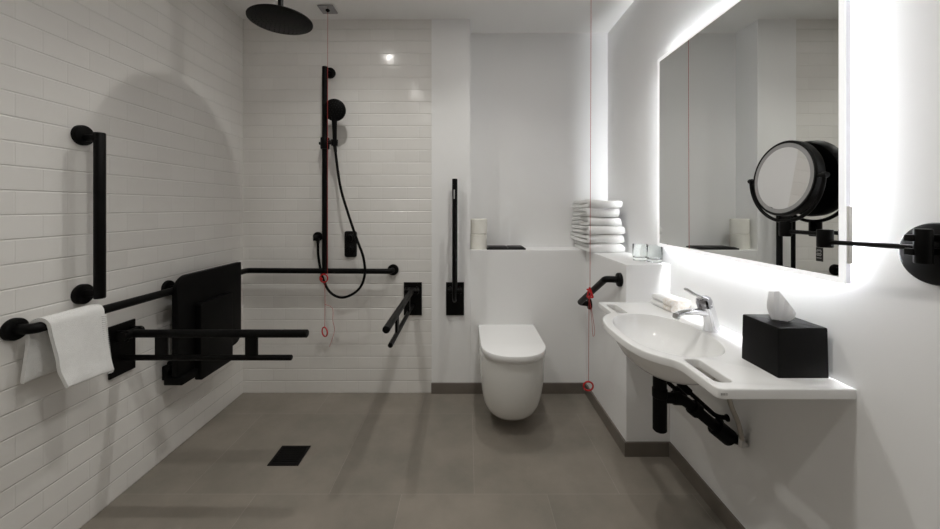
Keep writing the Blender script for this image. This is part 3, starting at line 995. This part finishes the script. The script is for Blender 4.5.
# ------------------------------------------------------------------ backlit wall mirror
XM = .935
MY0, MY1, MZ0, MZ1 = .923, 1.828, .994, 1.906
EB = .0155
t = thing('backlit_mirror', (XR, (MY0 + MY1) / 2, MZ0), 'large backlit rectangular mirror above the washbasin', 'mirror')
bm = B(); box(bm, (XM, MY0 + EB, MZ0 + EB), (XM + .003, MY1 - EB, MZ1 - EB)); part('mirror_glass', bm, M['mirror'], t)
bm = B()
for lo, hi in (((MY0, MZ0), (MY1, MZ0 + EB)), ((MY0, MZ1 - EB), (MY1, MZ1)), ((MY0, MZ0 + EB), (MY0 + EB, MZ1 - EB)), ((MY1 - EB, MZ0 + EB), (MY1, MZ1 - EB))):
    box(bm, (XM, *lo), (XM + .003, *hi))
part('lit_border', bm, M['edge_led'], t)
bm = B(); box(bm, (XM + .003, MY0 + .001, MZ0 + .001), (XM + .016, MY1 - .001, MZ1 - .001)); part('diffuser_panel', bm, M['diffuser'], t)
q = .045
bm = B(); box(bm, (XM + .016, MY0 + q, MZ0 + q), (XR - .001, MY1 - q, MZ1 - q)); part('mounting_case', bm, M['panel_white'], t)
bm = B()
xa, xb, e_ = XM + .0175, XR - .004, .0025
for lo, hi in (((MY0 + q, MZ0 + q - e_), (MY1 - q, MZ0 + q)), ((MY0 + q, MZ1 - q), (MY1 - q, MZ1 - q + e_)), ((MY0 + q - e_, MZ0 + q), (MY0 + q, MZ1 - q)), ((MY1 - q, MZ0 + q), (MY1 - q + e_, MZ1 - q))):
    box(bm, (xa, *lo), (xb, *hi))
part('light_strip', bm, M['led'], t)
bm = B(); box(bm, (XM + .003, MY0 - .006, 1.045), (XM + .0155, MY0, 1.187), .002); part('switch_housing', bm, M['white_plastic'], t, 'slim off-white housing on the near side')
# small rotated number sticker on the glass
bm = B(); box(bm, (XM - .0006, .9795, 1.041), (XM, .9988, 1.0775)); sg = part('number_sticker', bm, M['sign_black'], t, 'small black sticker with grey digits')
mtx = Matrix.Translation((XM - .0009, .989, 1.0592)) @ Matrix(((0, 0, -1, 0), (0, -1, 0, 0), (-1, 0, 0, 0), (0, 0, 0, 1)))
mtx = Matrix.Translation((XM - .0009, .989, 1.0592)) @ Matrix(((0, 0, -1, 0), (0, 1, 0, 0), (1, 0, 0, 0), (0, 0, 0, 1)))
part('digits', text_bm('183', .019, mtx), M['sign_grey'], sg)

# ------------------------------------------------------------------ magnifying mirror on swing arm
t = thing('magnifying_mirror', (XR, .766, 1.085), 'round black magnifying mirror on a swing arm in front of the wall mirror', 'magnifying mirror')
bm = B(); lathe(bm, (XR, .766, 1.088), (-1, 0, 0), [(0, 0), (.064, 0), (.065, .003), (.063, .009), (.058, .011), (0, .012)], 56); part('wall_plate', bm, M['black_gloss'], t)
bm = B()
for z in (1.122, 1.094): box(bm, (.900, .752, z - .007), (XR - .010, .770, z + .007), .002)
part('bracket', bm, M['black'], t)
HX, HY = .915, .748
bm = B(); lathe(bm, (HX, HY, 1.072), (0, 0, 1), [(0, 0), (.0125, 0), (.0135, .002), (.0135, .067), (.0125, .069), (0, .069)], 28); part('hinge_post', bm, M['black'], t)
EX, EY = .907, .945
JX, JY = .893, 1.046
bm = B(); tube(bm, [(HX, HY, 1.103), (EX, EY, 1.0965)], .0055, 14); part('arm', bm, M['black'], t)
bm = B(); lathe(bm, (EX, EY, 1.083), (0, 0, 1), [(0, 0), (.0155, 0), (.0165, .002), (.0165, .043), (.0155, .045), (0, .045)], 26); part('elbow_joint', bm, M['black'], t)
bm = B(); tube(bm, [(EX, EY, 1.117), (JX, JY, 1.117)], .0055, 14); part('arm', bm, M['black'], t)
bm = B(); lathe(bm, (JX, JY, 1.103), (0, 0, 1), [(0, 0), (.0135, 0), (.0145, .002), (.0145, .040), (.0135, .042), (0, .042)], 26); part('yoke_joint', bm, M['black'], t)
al = math.radians(.4)
C = V((.8890, 1.054, 1.266))
nrm = V((-math.cos(al), math.sin(al), .088)).normalized(); tg = V((math.sin(al), math.cos(al), 0)); up = V((0, 0, 1))
# yoke
bm = B()
ya = [C - nrm * .005 + tg * (.121 * math.cos(a)) + up * (.121 * math.sin(a)) for a in [PI + PI * k / 40 for k in range(41)]]
tube(bm, ya, .0048, 12)
for s in (-1, 1):
    lathe(bm, C - nrm * .006 + tg * (.129 * s), tg * -s, [(0, 0), (.0068, 0), (.0075, .002), (.0075, .012), (.005, .014), (.005, .022), (0, .022)], 16)
part('yoke', bm, M['black'], t)
bm = B()
lathe(bm, C, -nrm, [(.099, .0), (.104, -.001), (.1065, .002), (.1065, .020), (.102, .027), (.085, .030), (0, .031)], 64)
hdm = part('mirror_housing', bm, M['black'], t)
bm = B(); lathe(bm, C, -nrm, [(.0875, .0005), (.1000, .0), (.1000, .003), (.0875, .003), (.0875, .0005)], 64); part('light_ring', bm, M['frost'], hdm, 'grey unlit frosted ring')
bm = B(); lathe(bm, C, -nrm, [(0, .0006), (.0875, .0004), (.0875, .004), (0, .004)], 64); part('magnifying_glass', bm, M['mag_glass'], hdm)

# ------------------------------------------------------------------ lamps
def spot(x, y, e, size=126, blend=1.0, col=(.97, .955, .905)):
    l = bpy.data.lights.new('downlight_and_fill', 'SPOT')
    l.energy = e; l.spot_size = math.radians(size); l.spot_blend = blend; l.shadow_soft_size = .013; l.color = col
    o = bpy.data.objects.new('downlight_and_fill_lamp', l)
    o.location = (x, y, H - .012)
    COL.objects.link(o)
for i, (x, y) in enumerate(DL):
    spot(x, y, (16, 18, 18, 18, 5.5, 5.5)[i])  # last two are fill lamps added to lift the room

w = bpy.data.worlds.new('world'); SC.world = w; w.use_nodes = True
w.node_tree.nodes['Background'].inputs[0].default_value = (0, 0, 0, 1)

# ------------------------------------------------------------------ camera and view
cam = bpy.data.cameras.new('camera')
cam.sensor_width = 36; cam.sensor_fit = 'HORIZONTAL'
cam.lens = 36 * 373 / 940
cam.shift_x = 3 / 940
cam.shift_y = -57.5 / 940
cam.clip_start = .02
co = bpy.data.objects.new('camera', cam)
co.location = (0, 0, EYE); co.rotation_euler = (PI / 2, 0, 0)
COL.objects.link(co); SC.camera = co
vs = SC.view_settings
vs.view_transform = 'Standard'; vs.look = 'None'; vs.gamma = 1; vs.use_curve_mapping = False
vs.exposure = .02
SC.cycles.max_bounces = 14
SC.cycles.diffuse_bounces = 10
SC.cycles.glossy_bounces = 6
SC.cycles.transmission_bounces = 10
SC.cycles.caustics_reflective = False
